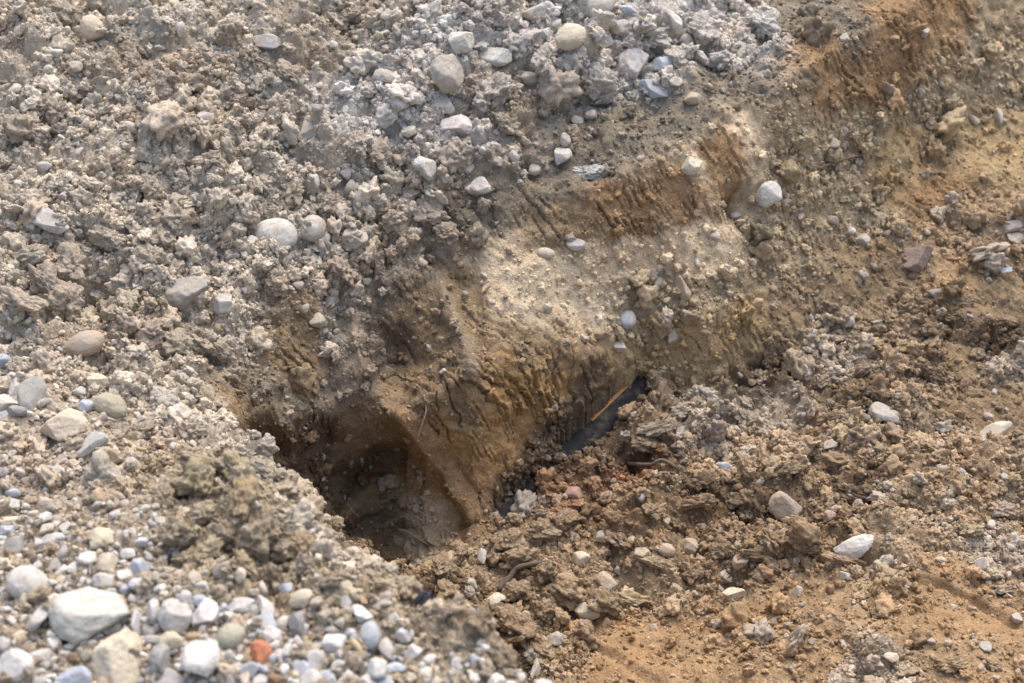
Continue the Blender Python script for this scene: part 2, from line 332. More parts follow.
def rock_shape(kind, sub, seed):
    """unit stone: angular = convex planes cut from a ball, round = worn pebble, slab = flat broken plate, clod = lumpy earth"""
    R = np.random.default_rng(seed); V, Fc = ICO[sub]
    if kind == 'clod':
        o = V*1.0
        n = 8; d = R.normal(size=(n, 3)); d /= np.linalg.norm(d, axis=1)[:, None]
        cut = np.where(V @ d.T > .05, R.uniform(.55, 1.0, n)/np.maximum(V @ d.T, .05), 9).min(1)
        rad = np.minimum(cut, 1.1)*(.86 + .45*perlin(o + seed % 97, 1.6, 1) + .26*perlin(o + seed % 89, 3.4, 2) + .12*perlin(o + seed % 83, 7.0, 3) + .05*perlin(o, 14, seed % 50))
        return V*np.clip(rad, .25, 1.3)[:, None]*R.uniform(.7, 1.2, 3), Fc
    n = {'ang': 8, 'round': 22, 'slab': 7, 'worn': 11}[kind]
    d = R.normal(size=(n, 3)); d /= np.linalg.norm(d, axis=1)[:, None]
    off = R.uniform(.50, .95, n) if kind != 'round' else R.uniform(.86, 1.0, n)
    if kind == 'slab':
        d = np.vstack([d*np.array([1, 1, .35]), [(R.normal()*.08, R.normal()*.08, 1), (R.normal()*.1, R.normal()*.1, -1)]])
        d /= np.linalg.norm(d, axis=1)[:, None]; off = np.append(off, [.52, .6])
    dots = V @ d.T
    cut = np.where(dots > .05, off/np.maximum(dots, .05), 9)
    k = {'round': 13, 'worn': 20}.get(kind, 45)
    rad = -np.log(np.exp(-k*np.minimum(cut, 1.15)).sum(1) + np.exp(-k*1.1))/k
    rad = np.clip(rad, .3, 1.15)
    o = V*rad[:, None]
    rough = .06 if kind != 'round' else .03
    o = o*(1 + rough*perlin(o + seed % 71, 2.3, seed % 31) + rough*.7*perlin(o, 6, seed % 37) + rough*.35*perlin(o, 14, 3))[:, None]
    return o/np.abs(o).max(0), Fc

def merged(name, shapes, pos, mats, cols, mat):
    """many loose grains as one mesh: mats = (n,3,3) rotation*scale"""
    vs, fs, cs, off = [], [], [], 0
    pick_ = rng.integers(0, len(shapes), len(pos))
    for k, (V, Fc) in enumerate(shapes):
        i = np.where(pick_ == k)[0]
        if not len(i): continue
        v = np.einsum('nij,vj->nvi', mats[i], V) + pos[i][:, None]
        vs.append(v.reshape(-1, 3)); fs.append((Fc[None] + (np.arange(len(i))*len(V))[:, None, None] + off).reshape(-1, 3))
        cs.append(np.repeat(cols[i], len(V), 0)); off += len(i)*len(V)
    me = make_mesh(name, np.concatenate(vs), np.concatenate(fs), np.concatenate(cs))
    me.materials.append(mat)
    o = bpy.data.objects.new(name, me); COL.objects.link(o)
    return o

def rand_rot(n, flat=None):
    q = rng.normal(size=(n, 4))
    if flat is not None: q[:, 1:3] *= flat
    q /= np.linalg.norm(q, axis=1)[:, None]; w, x, y, z = q.T
    return np.stack([np.stack([1-2*(y*y+z*z), 2*(x*y-z*w), 2*(x*z+y*w)], 1), np.stack([2*(x*y+z*w), 1-2*(x*x+z*z), 2*(y*z-x*w)], 1), np.stack([2*(x*z-y*w), 2*(y*z+x*w), 1-2*(x*x+y*y)], 1)], 1)

# ------------------------------------------------------------------ materials
def material(name):
    m = bpy.data.materials.new(name); m.use_nodes = True; nt = m.node_tree; nt.nodes.clear()
    out = nt.nodes.new('ShaderNodeOutputMaterial'); b = nt.nodes.new('ShaderNodeBsdfPrincipled')
    nt.links.new(b.outputs[0], out.inputs[0]); return m, nt, b
def node(nt, t, **kw):
    n = nt.nodes.new(t)
    for k, v in kw.items():
        if isinstance(k, str) and hasattr(n, k): setattr(n, k, v)
        else: n.inputs[k].default_value = v
    return n
def noise_tex(nt, co, scale, detail=4, rough=.6):
    n = nt.nodes.new('ShaderNodeTexNoise'); n.inputs['Scale'].default_value = scale; n.inputs['Detail'].default_value = detail; n.inputs['Roughness'].default_value = rough
    nt.links.new(co, n.inputs['Vector']); return n
def ramp(nt, fac, stops):
    n = nt.nodes.new('ShaderNodeValToRGB'); nt.links.new(fac, n.inputs[0]); e = n.color_ramp.elements
    while len(e) < len(stops): e.new(.5)
    for q, (p, c) in zip(e, stops): q.position = p; q.color = (*c, 1) if not np.isscalar(c) else (c, c, c, 1)
    return n
def mix(nt, kind, fac, a, b):
    n = nt.nodes.new('ShaderNodeMix'); n.data_type = 'RGBA'; n.blend_type = kind
    for sock, v in ((n.inputs[0], fac), (n.inputs[6], a), (n.inputs[7], b)):
        if hasattr(v, 'is_linked'): nt.links.new(v, sock)
        else: sock.default_value = v if np.isscalar(v) else (*v, 1)
    return n.outputs[2]
def bump(nt, b, hts):
    prev = None
    for h, s, d in hts:
        n = nt.nodes.new('ShaderNodeBump'); n.inputs['Strength'].default_value = s; n.inputs['Distance'].default_value = d
        nt.links.new(h, n.inputs['Height'])
        if prev: nt.links.new(prev, n.inputs['Normal'])
        prev = n.outputs[0]
    nt.links.new(prev, b.inputs['Normal'])

def earth_material(name, grain=1.0):
    m, nt, b = material(name)
    at = nt.nodes.new('ShaderNodeAttribute'); at.attribute_name = 'soil'
    co = nt.nodes.new('ShaderNodeTexCoord').outputs['Object']
    n1 = noise_tex(nt, co, 45, 6, .7); n2 = noise_tex(nt, co, 260, 4, .7); n3 = noise_tex(nt, co, 8, 3)
    c = mix(nt, 'MULTIPLY', 1.0, at.outputs['Color'], ramp(nt, n1.outputs[0], [(.28, .70), (.5, 1.0), (.74, 1.28)]).outputs[0])
    c = mix(nt, 'MULTIPLY', .8, c, ramp(nt, n2.outputs[0], [(.3, .66), (.5, 1.0), (.72, 1.35)]).outputs[0])
    c = mix(nt, 'MULTIPLY', .6, c, ramp(nt, n3.outputs['Color'], [(.3, (1.05, .97, .88)), (.6, (.96, 1.0, 1.04))]).outputs[0])
    v = nt.nodes.new('ShaderNodeTexVoronoi'); v.inputs['Scale'].default_value = 170; nt.links.new(co, v.inputs['Vector'])
    # pale grit caught in the earth
    w = nt.nodes.new('ShaderNodeTexVoronoi'); w.inputs['Scale'].default_value = 95; nt.links.new(co, w.inputs['Vector'])
    grit = ramp(nt, w.outputs['Color'], [(.80, 0.0), (.84, .55)]).outputs[0]
    gm = mix(nt, 'MULTIPLY', 1.0, grit, ramp(nt, w.outputs['Distance'], [(.25, 1.0), (.42, 0.0)]).outputs[0])
    c = mix(nt, 'MIX', gm, c, (.50, .46, .39))
    nt.links.new(c, b.inputs['Base Color'])
    b.inputs['Roughness'].default_value = .95; b.inputs['Specular IOR Level'].default_value = .15
    bump(nt, b, [(n1.outputs[0], .45*grain, .009), (v.outputs['Distance'], .45*grain, .004), (n2.outputs[0], .6*grain, .003)])
    return m

def stone_material(name, dust, veins=False):
    m, nt, b = material(name)
    oi = nt.nodes.new('ShaderNodeObjectInfo')
    co = nt.nodes.new('ShaderNodeTexCoord').outputs['Object']
    sh = nt.nodes.new('ShaderNodeVectorMath'); sh.operation = 'ADD'; nt.links.new(co, sh.inputs[0]); nt.links.new(oi.outputs['Location'], sh.inputs[1])
    co = sh.outputs[0]
    n1 = noise_tex(nt, co, 70, 6, .65); n2 = noise_tex(nt, co, 320, 3, .7); n3 = noise_tex(nt, co, 32, 5, .7)
    c = mix(nt, 'MULTIPLY', 1.0, oi.outputs['Color'], ramp(nt, n1.outputs[0], [(.3, (.78, .76, .73)), (.5, (1, 1, 1)), (.7, (1.12, 1.11, 1.09))]).outputs[0])
    c = mix(nt, 'MULTIPLY', .6, c, ramp(nt, n2.outputs[0], [(.3, .7), (.6, 1.15)]).outputs[0])
    d = ramp(nt, n3.outputs[0], [(.54 - .14*dust, 0.0), (.66 - .10*dust, .75*dust + .15)]).outputs[0]
    c = mix(nt, 'MIX', d, c, (.42, .37, .30))
    nt.links.new(c, b.inputs['Base Color'])
    b.inputs['Roughness'].default_value = .82; b.inputs['Specular IOR Level'].default_value = .25
    bump(nt, b, [(n1.outputs[0], .5, .006), (n2.outputs[0], .4, .0015)])
    return m
M_EARTH = earth_material('earth'); M_GRAIN = earth_material('loose_earth', .7)
M_STONE = stone_material('stone', .35); M_DUSTY = stone_material('dusty_stone', 1.0); M_HALF = stone_material('half_dusty_stone', .65); M_CLEAN = stone_material('clean_stone', .05)

def plain_material(name, col, rough=.6, var=.25, scale=90, dust=0):
    m, nt, b = material(name); co = nt.nodes.new('ShaderNodeTexCoord').outputs['Object']
    n = noise_tex(nt, co, scale, 5, .7)
    c = mix(nt, 'MULTIPLY', 1.0, col, ramp(nt, n.outputs[0], [(.3, 1 - var), (.7, 1 + var)]).outputs[0])
    if dust:
        n4 = noise_tex(nt, co, 28, 6, .7)
        c = mix(nt, 'MIX', ramp(nt, n4.outputs[0], [(.5 - .1*dust, 0.0), (.68, .9*dust)]).outputs[0], c, (.30, .24, .17))
    nt.links.new(c, b.inputs['Base Color']); b.inputs['Roughness'].default_value = rough
    bump(nt, b, [(n.outputs[0], .4, .003)]); return m

# ------------------------------------------------------------------ ground sheet
idx = np.arange(NC*NR).reshape(NC, NR)
quads = np.stack([idx[:-1, :-1], idx[1:, :-1], idx[1:, 1:], idx[:-1, 1:]], 2).reshape(-1, 4)
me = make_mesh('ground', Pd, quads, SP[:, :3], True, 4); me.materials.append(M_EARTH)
ground = bpy.data.objects.new('ground', me); COL.objects.link(ground); ground['kind'] = 'structure'

SX, SY, SZ = project(Pd.astype(float))
inview = (SX > -110) & (SX < W + 110) & (SY > -70) & (SY < H + 90) & (Pd[:, 1] > 1.5) & (Pd[:, 1] < 6.6)

around = (SX > -240) & (SX < W + 240) & (SY > -190) & (SY < H + 90) & (Pd[:, 1] > 1.5) & (Pd[:, 1] < 7.4)
# ------------------------------------------------------------------ things
COLS = {'white': ((.60, .585, .55), 'white'), 'pale': ((.52, .505, .475), 'pale grey'), 'cream': ((.60, .53, .41), 'cream'), 'grey': ((.33, .325, .31), 'grey'),
        'blue': ((.42, .455, .50), 'bluish grey'), 'tan': ((.46, .355, .235), 'tan'), 'brown': ((.26, .165, .10), 'brown'), 'mauve': ((.29, .215, .18), 'purplish brown'),
        'pink': ((.44, .29, .23), 'pinkish'), 'olive': ((.40, .38, .29), 'olive grey'), 'brick': ((.56, .165, .075), 'orange red')}
SHAPE = {'ang': 'angular', 'round': 'rounded', 'slab': 'flat', 'worn': 'rounded'}
things = []
def link_thing(name, me, loc, label, cat, group=None, color=None):
    o = bpy.data.objects.new(name, me); COL.objects.link(o); o.location = loc
    if color is not None: o.color = (*color, 1)
    o['label'] = label; o['category'] = cat
    if group: o['group'] = group
    return o

TK = np.zeros((20000, 3)); 
class Taken:
    n = 0
    def append(s, t): TK[s.n] = t; s.n += 1
    def __setitem__(s, i, t): TK[s.n + i] = t
taken = Taken()   # (x, y, radius) in photo pixels, so that stones do not sit inside each other
def put_rock(px, py, w, h, col, kind, tilt=0, label=None, nick=None, mat=None, sink=.32, name='stone', cat='stone', group=None, vidx=None, seed=None):
    v = pick(px, py + h*.22) if vidx is None else vidx
    p, n, z = Pd[v].astype(float), Nd[v], SZ[v]
    k = z/FPX
    a = w*k*.5; hz = h*k*.46; dp = max(h*k*.62, a*.55)
    if kind == 'slab': hz *= .8; dp = max(h*k*.75, a*.6)
    sub = 4 if w > 22 else 3
    seed = int(px*131 + py*17) if seed is None else seed
    V, Fc = rock_shape(kind, sub, seed)
    yaw = np.random.default_rng(seed).uniform(-.35, .35)
    Rz = np.array(Matrix.Rotation(yaw, 3, 'Z')); Ry = np.array(Matrix.Rotation(-math.radians(tilt), 3, 'Y'))
    # lie partly with the ground it rests on
    upv = Vector((0, 0, 1)).lerp(Vector(n), .5).normalized(); Rn = np.array(Vector((0, 0, 1)).rotation_difference(upv).to_matrix())
    M = Rn @ Ry @ Rz @ np.diag([a, dp, hz])
    V = V @ M.T
    me = make_mesh(name, V, Fc)
    base = COLS[col][0] if isinstance(col, str) else col
    j = np.random.default_rng(seed + 5).normal(size=3)*.012 + np.random.default_rng(seed + 6).normal()*.035
    me.materials.append(mat or M_STONE)
    loc = p + np.array(upv)*hz*(1 - 2*sink)
    o = link_thing(name, me, loc, label or '', cat, group, np.clip(np.array(base)*(1 + j), .02, .9))
    things.append(dict(o=o, x=px, y=py, w=w, h=h, col=col, kind=kind, nick=nick, label=label, name=name))
    taken.append((px, py, .5*(w + h)/2))
    return o

# ------------------------------------------------------------------ stones one can pick out in the photo: x, y, width, height, colour, form, tilt, label, short name
HAND = [
 # gravel by the near lip
 (90,611,84,48,'pale','slab',4,'big flat pale grey slab, the widest stone in the near gravel','the big flat grey slab'),
 (117,655,64,58,'cream','ang',-8,'large cream angular block propped against the big flat grey slab','the large cream block'),
 (26,582,44,34,'pale','round',-8,'large smooth pale grey cobble just up and left of the big flat slab','the large smooth grey cobble'),
 (14,668,44,36,'white','ang',6,'white angular block in the bottom left corner of the gravel','the white corner block'),
 (72,676,48,24,'blue','ang',12,'bluish grey block lying below the cream block\'s left edge','the bluish block'),
 (39,617,15,30,'pale','ang',-30,'','' ),(20,633,18,16,'cream','ang',0),(34,629,18,12,'tan','round',0),(53,633,15,14,'white','round',20),(4,641,14,20,'pale','ang',0),
 (136,615,9,25,'pale','slab',4,'thin upright pale stone wedged at the right end of the big flat slab',''),(150,630,19,14,'grey','ang',0),(155,610,17,22,'pale','ang',10),
 (40,655,24,18,'pale','round',10),(68,646,24,14,'white','ang',0),(129,628,12,10,'white','round',0),(159,655,20,34,'pale','ang',10),
 (200,655,41,36,'white','ang',0,'bright white angular stone with a flat top, left of the orange brick shard','the bright white angular stone'),
 (205,613,28,30,'white','ang',20,'upright white wedge of stone above the bright white angular stone','the white wedge'),
 (233,635,29,29,'olive','round',0,'olive grey rounded cobble, the only olive stone beside the brick shard','the olive cobble'),
 (175,613,36,32,'pale','ang',-15,'','' ),(162,660,26,36,'grey','ang',-20),(173,640,26,22,'cream','ang',10),(195,635,18,10,'tan','round',0),
 (236,617,34,14,'pale','slab',-20,'','' ),(241,603,32,18,'pale','ang',-12),(252,610,12,14,'grey','round',0),
 (264,622,31,17,'blue','slab',6,'flat blue grey stone between the olive cobble and a white stone','the flat blue stone'),
 (273,635,23,20,'white','ang',-15,'clean white stone directly above the orange brick shard','the white stone above the brick'),
 (271,655,13,15,'blue','ang',0),(200,600,19,12,'blue','round',0),(300,620,24,30,'grey','ang',30),(302,597,28,18,'cream','round',8,'cream rounded cobble sitting where the gravel meets the brown clods','the cream cobble'),
 (299,642,12,14,'white','round',0),(301,666,21,22,'blue','ang',10),(285,669,11,12,'white','round',0),(287,649,11,16,'white','round',-30),
 (251,668,28,14,'blue','round',0),(234,671,14,24,'pale','ang',15),(246,677,11,20,'cream','ang',-10),(260,680,16,14,'white','ang',0),(170,680,42,16,'pale','slab',6),
 (267,603,12,26,'pale','slab',40),(287,588,18,9,'blue','slab',10),(277,679,18,10,'brown','round',0),(187,593,15,14,'pale','ang',0),(203,586,18,12,'pale','round',0),(160,586,14,12,'white','ang',0),
 (361,614,25,14,'white','slab',-10,'white slab lying alone on earth at the top edge of the gravel','the lone white slab'),
 (335,645,32,22,'white','ang',0,'broad clean white stone near the lower middle of the gravel','the broad white stone'),
 (369,634,21,26,'blue','round',0,'large blue grey rounded stone touching the white cluster by the lip','the large blue grey stone'),
 (392,631,20,22,'white','ang',0),(387,648,20,22,'pale','round',0),(403,636,20,18,'white','round',0),(412,650,21,15,'white','ang',0),(317,660,14,28,'pale','ang',10),(338,666,17,15,'pale','ang',0),
 (352,666,17,13,'pale','slab',20),(379,667,22,24,'white','ang',-40),(366,680,14,14,'white','ang',0),(322,677,25,20,'blue','ang',0),(430,658,18,12,'white','ang',10),(397,668,22,14,'blue','round',0),
 (438,680,13,11,'cream','round',0),(343,583,20,8,'cream','slab',-15),(360,600,22,9,'tan','slab',-15),(393,615,11,11,'pale','round',0),(321,630,16,8,'blue','slab',0),(304,626,16,18,'pale','ang',0),
 (381,658,11,10,'brown','round',0),(410,676,13,12,'cream','round',0),(449,676,13,12,'pale','ang',0),(345,600,14,12,'pale','ang',0),(330,600,12,10,'tan','round',0),(420,665,10,9,'pale','ang',0),(385,683,34,12,'blue','slab',4),
 # gravel at the left edge
 (9,503,23,14,'white','ang',-8),(9,519,19,9,'cream','slab',0),(6,528,20,10,'blue','slab',0),(45,516,13,14,'white','ang',-40),(46,528,15,13,'cream','round',0),
 (65,526,12,12,'white','round',0,'small brilliant white pebble above the middle of the left gravel','the brilliant white pebble'),(54,540,31,16,'pale','round',4),(76,536,13,11,'blue','round',0),
 (105,539,40,22,'cream','ang',-5,'wide cream grey stone half buried in gritty earth left of the clods','the wide cream grey stone'),(27,536,18,11,'pale','round',0),(14,545,20,24,'grey','round',0),
 (65,553,17,13,'pale','ang',20),(55,564,16,15,'grey','round',20),(109,563,25,20,'cream','ang',0),(129,552,17,12,'white','round',0),(140,566,22,18,'blue','ang',0),(125,574,18,11,'white','slab',0),
 (99,496,16,18,'tan','round',0),(72,569,18,13,'white','ang',0),(75,489,13,6,'white','slab',0),(114,515,18,10,'pale','ang',10),(155,514,7,11,'white','round',0),(38,566,12,12,'pale','round',0),(8,470,18,12,'pale','ang',0),(12,490,16,12,'blue','round',0),(120,480,20,10,'white','slab',10),(60,470,16,9,'pale','ang',-10),
 (15,384,34,30,'white','ang',0,'bright white faceted stone at the left edge above the gravel','the bright white faceted stone'),
 (6,401,26,18,'white','ang',-10),(17,410,24,14,'grey','round',0),(5,361,16,22,'blue','ang',0),(37,391,15,38,'grey','ang',30,'tall grey stone leaning right of the bright white faceted stone','the leaning grey stone'),
 (62,424,56,36,'cream','ang',-18,'large cream white boulder, the biggest stone at the left edge','the cream white boulder'),
 (94,443,46,26,'pale','ang',20,'pale wedge of stone tucked under the cream white boulder','the pale wedge'),
 (110,402,36,28,'olive','round',0,'olive grey dusty cobble up and right of the cream white boulder','the dusty olive cobble'),
 (97,380,26,17,'cream','ang',10),(79,391,16,10,'pale','ang',0),(87,404,14,16,'blue','ang',0),
 (86,344,42,26,'tan','round',0,'tan rounded boulder beside the dark hollow at the left','the tan boulder'),(3,421,12,20,'blue','round',0),
 # rubble slope
 (50,220,40,13,'white','slab',-36,'long white streaked slab tilted on the slope at the far left','the white streaked slab'),(53,249,15,10,'white','ang',0),
 (188,290,44,36,'grey','ang',-8,'large dusty grey block on the slope, above a small pale stone','the dusty grey block'),(199,317,24,14,'pale','ang',-15),(222,303,26,20,'pale','ang',20),
 (277,232,45,30,'white','round',-12,'large white rounded cobble in the middle of the rubble slope','the white cobble'),
 (312,227,29,26,'pale','round',0,'pale banded stone immediately right of the white cobble','the pale banded stone'),(325,237,12,12,'white','ang',0),(355,234,27,20,'pale','ang',0),(298,285,14,10,'white','ang',0),
 (331,298,12,10,'white','ang',0),(305,307,10,10,'pale','round',0),(317,318,19,14,'cream','ang',10),(245,289,8,8,'white','round',0),(225,268,14,8,'white','slab',0),
 (92,27,26,22,'cream','round',-30,'cream egg shaped cobble near the top left of the slope','the cream egg cobble'),
 (173,18,20,12,'white','round',-10,'clean white oval pebble near the top of the slope','the white oval pebble'),(268,43,31,14,'pale','slab',-5),(105,82,32,20,'cream','ang',-10),
 (312,127,36,15,'pale','slab',-6,'pale flat slab resting on brown rubble above a white cobble',''),(160,47,14,7,'white','ang',0),(316,106,15,12,'grey','round',0),(45,165,16,10,'white','ang',-20),(15,90,16,14,'white','ang',0),(230,200,12,8,'pale','ang',0),(205,115,22,12,'pale','ang',-15),(130,125,26,14,'pale','ang',0),(75,65,16,12,'pale','round',0),(243,140,16,8,'pale','slab',-15),(20,30,14,10,'pale','ang',0),
 (463,38,29,26,'white','ang',0,'blocky white stone at the top of a group of four pale stones','the blocky white stone'),
 (495,53,40,19,'white','slab',8,'long white stone right of and below the blocky white stone','the long white stone'),
 (449,71,36,36,'pale','worn',0,'large dusty grey cobble below the blocky white stone','the large dusty cobble'),
 (570,35,33,23,'cream','round',12,'smooth cream egg shaped cobble with a clean face near the top','the smooth cream cobble'),
 (533,12,30,18,'pale','ang',0),(438,102,34,22,'pale','ang',0),(460,125,36,28,'white','ang',-20,'chalky white block below the large dusty cobble','the chalky white block'),(469,79,9,9,'white','ang',0),(415,40,22,14,'pale','ang',0),(385,75,24,20,'pale','ang',0),(400,100,20,16,'pale','round',0),
 (598,6,36,22,'pale','round',12,'broad pale cobble cut by the top of the picture','the broad top cobble'),(632,60,34,28,'white','ang',0,'lumpy white stone above the blue grey slab','the lumpy white stone'),(660,62,24,14,'blue','ang',0),
 (650,89,38,16,'blue','slab',-8,'blue grey slab jutting from the gravel bank over a dark gap','the jutting blue slab'),(672,20,28,16,'white','ang',-8),(629,8,22,13,'blue','ang',0),(622,27,22,18,'pale','round',0),(575,7,20,12,'pale','ang',0),
 (675,80,14,14,'white','ang',-40),(692,96,22,16,'tan','round',0),(605,42,20,18,'pale','ang',0),(530,75,22,16,'pale','ang',0),(550,100,20,14,'white','ang',0),(700,55,20,14,'pale','ang',0),(740,45,14,10,'white','ang',0),(730,20,16,12,'pale','ang',0),(685,40,16,12,'white','ang',0),(500,20,18,12,'pale','ang',0),
 (425,169,33,22,'white','ang',-14,'clean white angular stone, uppermost of two below the chalky block','the clean white stone'),
 (481,184,34,13,'white','slab',-5,'flat white stone right of the clean white angular stone','the flat white stone'),(408,130,17,14,'white','ang',0),(418,138,12,12,'white','round',0),(350,185,14,16,'white','ang',20),(347,171,15,14,'pale','ang',0),
 (437,147,14,11,'white','round',0),(446,176,10,10,'white','round',0),(469,167,12,12,'pale','ang',0),(497,145,14,10,'pale','ang',0),(512,155,13,12,'white','round',0),(533,169,17,14,'white','ang',0),(497,161,11,10,'white','ang',0),
 (560,154,22,20,'white','ang',0,'knobbly white lump in the dark notch of the ledge','the knobbly white lump'),(577,119,14,12,'white','ang',0),(590,113,14,14,'white','ang',0),(565,138,12,14,'white','ang',-40),
 # set in the cut bank
 (765,194,29,26,'white','worn',0,'smooth round white pebble set in the clay bank beside a hollow','the round white pebble'),
 (735,214,11,7,'blue','round',0),(627,317,19,18,'blue','round',0,'blue white pebble stuck in a small hole in the bank','the blue white pebble'),(620,344,18,9,'white','slab',0,'flat white pebble just below the blue white pebble in the bank',''),
 (682,283,15,24,'tan','ang',10,'tan angular stone poking out of the rusty bank','the tan bank stone'),(729,268,11,14,'white','round',0),(671,334,15,16,'grey','ang',0),
 (545,250,18,11,'cream','round',0,'cream oval pebble resting on the pale yellow shoulder of the bank','the cream oval pebble'),(697,260,8,12,'white','ang',0),
 (690,164,24,18,'cream','ang',20,'cream block embedded in the rust coloured strip of the bank','the cream bank block'),(860,236,18,14,'pale','ang',0),(849,226,12,12,'white','ang',0),(973,116,16,10,'pale','ang',0),(996,114,10,20,'pale','round',0),
 (925,31,13,12,'white','ang',0),(845,35,12,10,'white','ang',0),(715,235,12,9,'pale','ang',0),(655,270,10,8,'white','ang',0),(575,240,20,10,'pale','slab',5),(835,160,10,9,'pale','ang',0),(800,215,9,8,'white','ang',0),(845,130,10,9,'white','ang',0),(428,345,12,9,'pale','ang',0),(443,370,8,6,'white','round',0),
 # pit floor
 (914,257,42,20,'mauve','slab',20,'purplish brown flat stone at the foot of the bank','the purplish stone'),
 (880,419,44,22,'pale','worn',0,'grey white stone with a humped top on the brown floor','the humped stone'),
 (997,434,40,18,'cream','ang',-4,'cream pointed stone near the right edge of the floor','the cream pointed stone'),
 (854,545,50,24,'white','worn',-22,'white streaked boulder half buried in the ochre floor','the half buried boulder'),
 (788,506,34,26,'tan','ang',-15,'tan lump of stone above a dark crack in the floor','the tan lump'),(828,514,15,10,'pink','ang',0,'small pink stone left of an olive stone on the floor',''),(853,522,16,14,'olive','ang',0),
 (983,561,19,16,'white','worn',0,'chunky white stone at the right of the floor','the chunky white stone'),(845,573,13,9,'white','ang',0),(797,590,14,12,'pale','ang',0),(1010,225,22,10,'pale','round',0),(1014,238,22,9,'cream','slab',0),(1000,267,26,6,'blue','slab',-3),
 (989,415,10,8,'pale','round',0),(828,443,17,8,'cream','slab',10),(638,493,11,14,'white','round',0,'small egg white pebble, brightest on the brown pit floor','the egg white pebble'),
 (601,536,12,12,'white','ang',0),(590,517,7,8,'white','round',0),(587,610,30,15,'cream','ang',5,'long cream stone lying at the edge of the ochre floor','the long cream stone'),
 (492,600,24,24,'cream','ang',0,'cream yellow block in the rubble below the pit','the cream yellow block'),(500,597,11,10,'blue','ang',0),(470,583,15,17,'pale','ang',0),(481,558,9,17,'white','round',-30,'narrow white pebble standing near the pit bottom','the narrow white pebble'),
 (580,558,22,17,'cream','ang',0),(607,578,24,20,'tan','round',0),(617,569,8,10,'white','ang',0),(556,638,17,14,'white','ang',0),(529,615,16,9,'pale','ang',-25),(630,539,9,8,'cream','round',0),
 (575,490,22,12,'pink','round',0),(605,495,14,16,'tan','round',0),(665,519,14,11,'pink','ang',0),(675,586,11,9,'cream','round',0),(723,573,11,11,'white','ang',-30),(733,592,28,15,'cream','ang',-8),
 (681,429,11,14,'blue','slab',-50),(724,465,20,11,'blue','round',0),(707,408,12,9,'white','ang',0),(735,427,10,9,'blue','round',0),(712,437,12,11,'cream','ang',0),(915,637,12,10,'white','ang',0),(931,640,10,6,'white','ang',0),(985,645,13,9,'white','slab',0),
 (1016,616,12,10,'white','slab',-20),(842,644,9,9,'white','ang',0),(890,655,20,11,'cream','ang',0),(535,668,8,20,'pale','slab',40),(665,545,22,14,'tan','ang',0),(690,545,24,16,'tan','ang',10),(640,552,20,14,'tan','ang',0),(740,560,20,14,'tan','ang',0),
 (952,606,8,6,'white','ang',0),(775,620,10,7,'white','ang',0),(720,640,9,7,'white','ang',0),(810,640,9,6,'pale','ang',0),(950,500,12,8,'cream','ang',0),(1005,475,10,8,'blue','ang',0),(1000,482,10,8,'tan','ang',0),(900,385,12,9,'tan','ang',0),(825,335,10,7,'cream','ang',0),(868,350,10,9,'pink','round',0),(810,315,8,6,'pale','ang',0),(935,290,16,10,'grey','ang',0),(910,520,12,9,'cream','ang',0),(760,480,12,8,'cream','ang',0),(960,470,12,8,'pale','ang',0),(940,560,12,8,'cream','ang',0),(1010,545,14,9,'pale','ang',0),(700,610,12,8,'cream','ang',0),(655,625,10,7,'cream','ang',0),
]
for h_ in HAND:
    x, y, w, h, c, k, tl = h_[:7]; cname = c
    if k == 'round' and not (len(h_) > 8 and h_[8] and w > 17): k = 'worn'
    in_bed = (x < 470 and y > 575) or (x < 165 and y > 465) or (x < 135 and y > 350)
    mt = (M_CLEAN if c == 'white' else M_STONE) if in_bed else (M_HALF if c == 'white' and w > 12 else M_STONE)
    if not in_bed and (c in ('pale', 'grey', 'tan') or w < 20): mt = M_DUSTY
    if not in_bed and w < 20: c = np.array(COLS[c][0])*.72 + SP[pick(x, y), :3]*.28 if len(h_) < 8 else c
    bank = (530 < x < 900 and 200 < y < 360) or (x > 820 and y < 170)
    put_rock(x, y, w, h, c, k, tl, h_[7] if len(h_) > 7 else None, h_[8] if len(h_) > 8 else None, mt, sink=.28 if in_bed else (.40 if len(h_) > 7 and h_[7] else .50) if bank else (.02 if len(h_) > 7 and h_[7] and x > 700 else .22 if len(h_) > 7 and h_[7] else .38),
             group='stones lying in the gravel, rubble and pit floor')
    things[-1]['col'] = cname
N_GRAVEL = max(0, 296 - len(HAND))

# the orange brick shard
o = put_rock(258,652,31,24,'brick','ang',25,'orange red shard of brick lying among white gravel','the brick shard',plain_material('fired_clay', (.47,.185,.10), .9, .22, 120, .25),name='brick_shard',cat='brick')

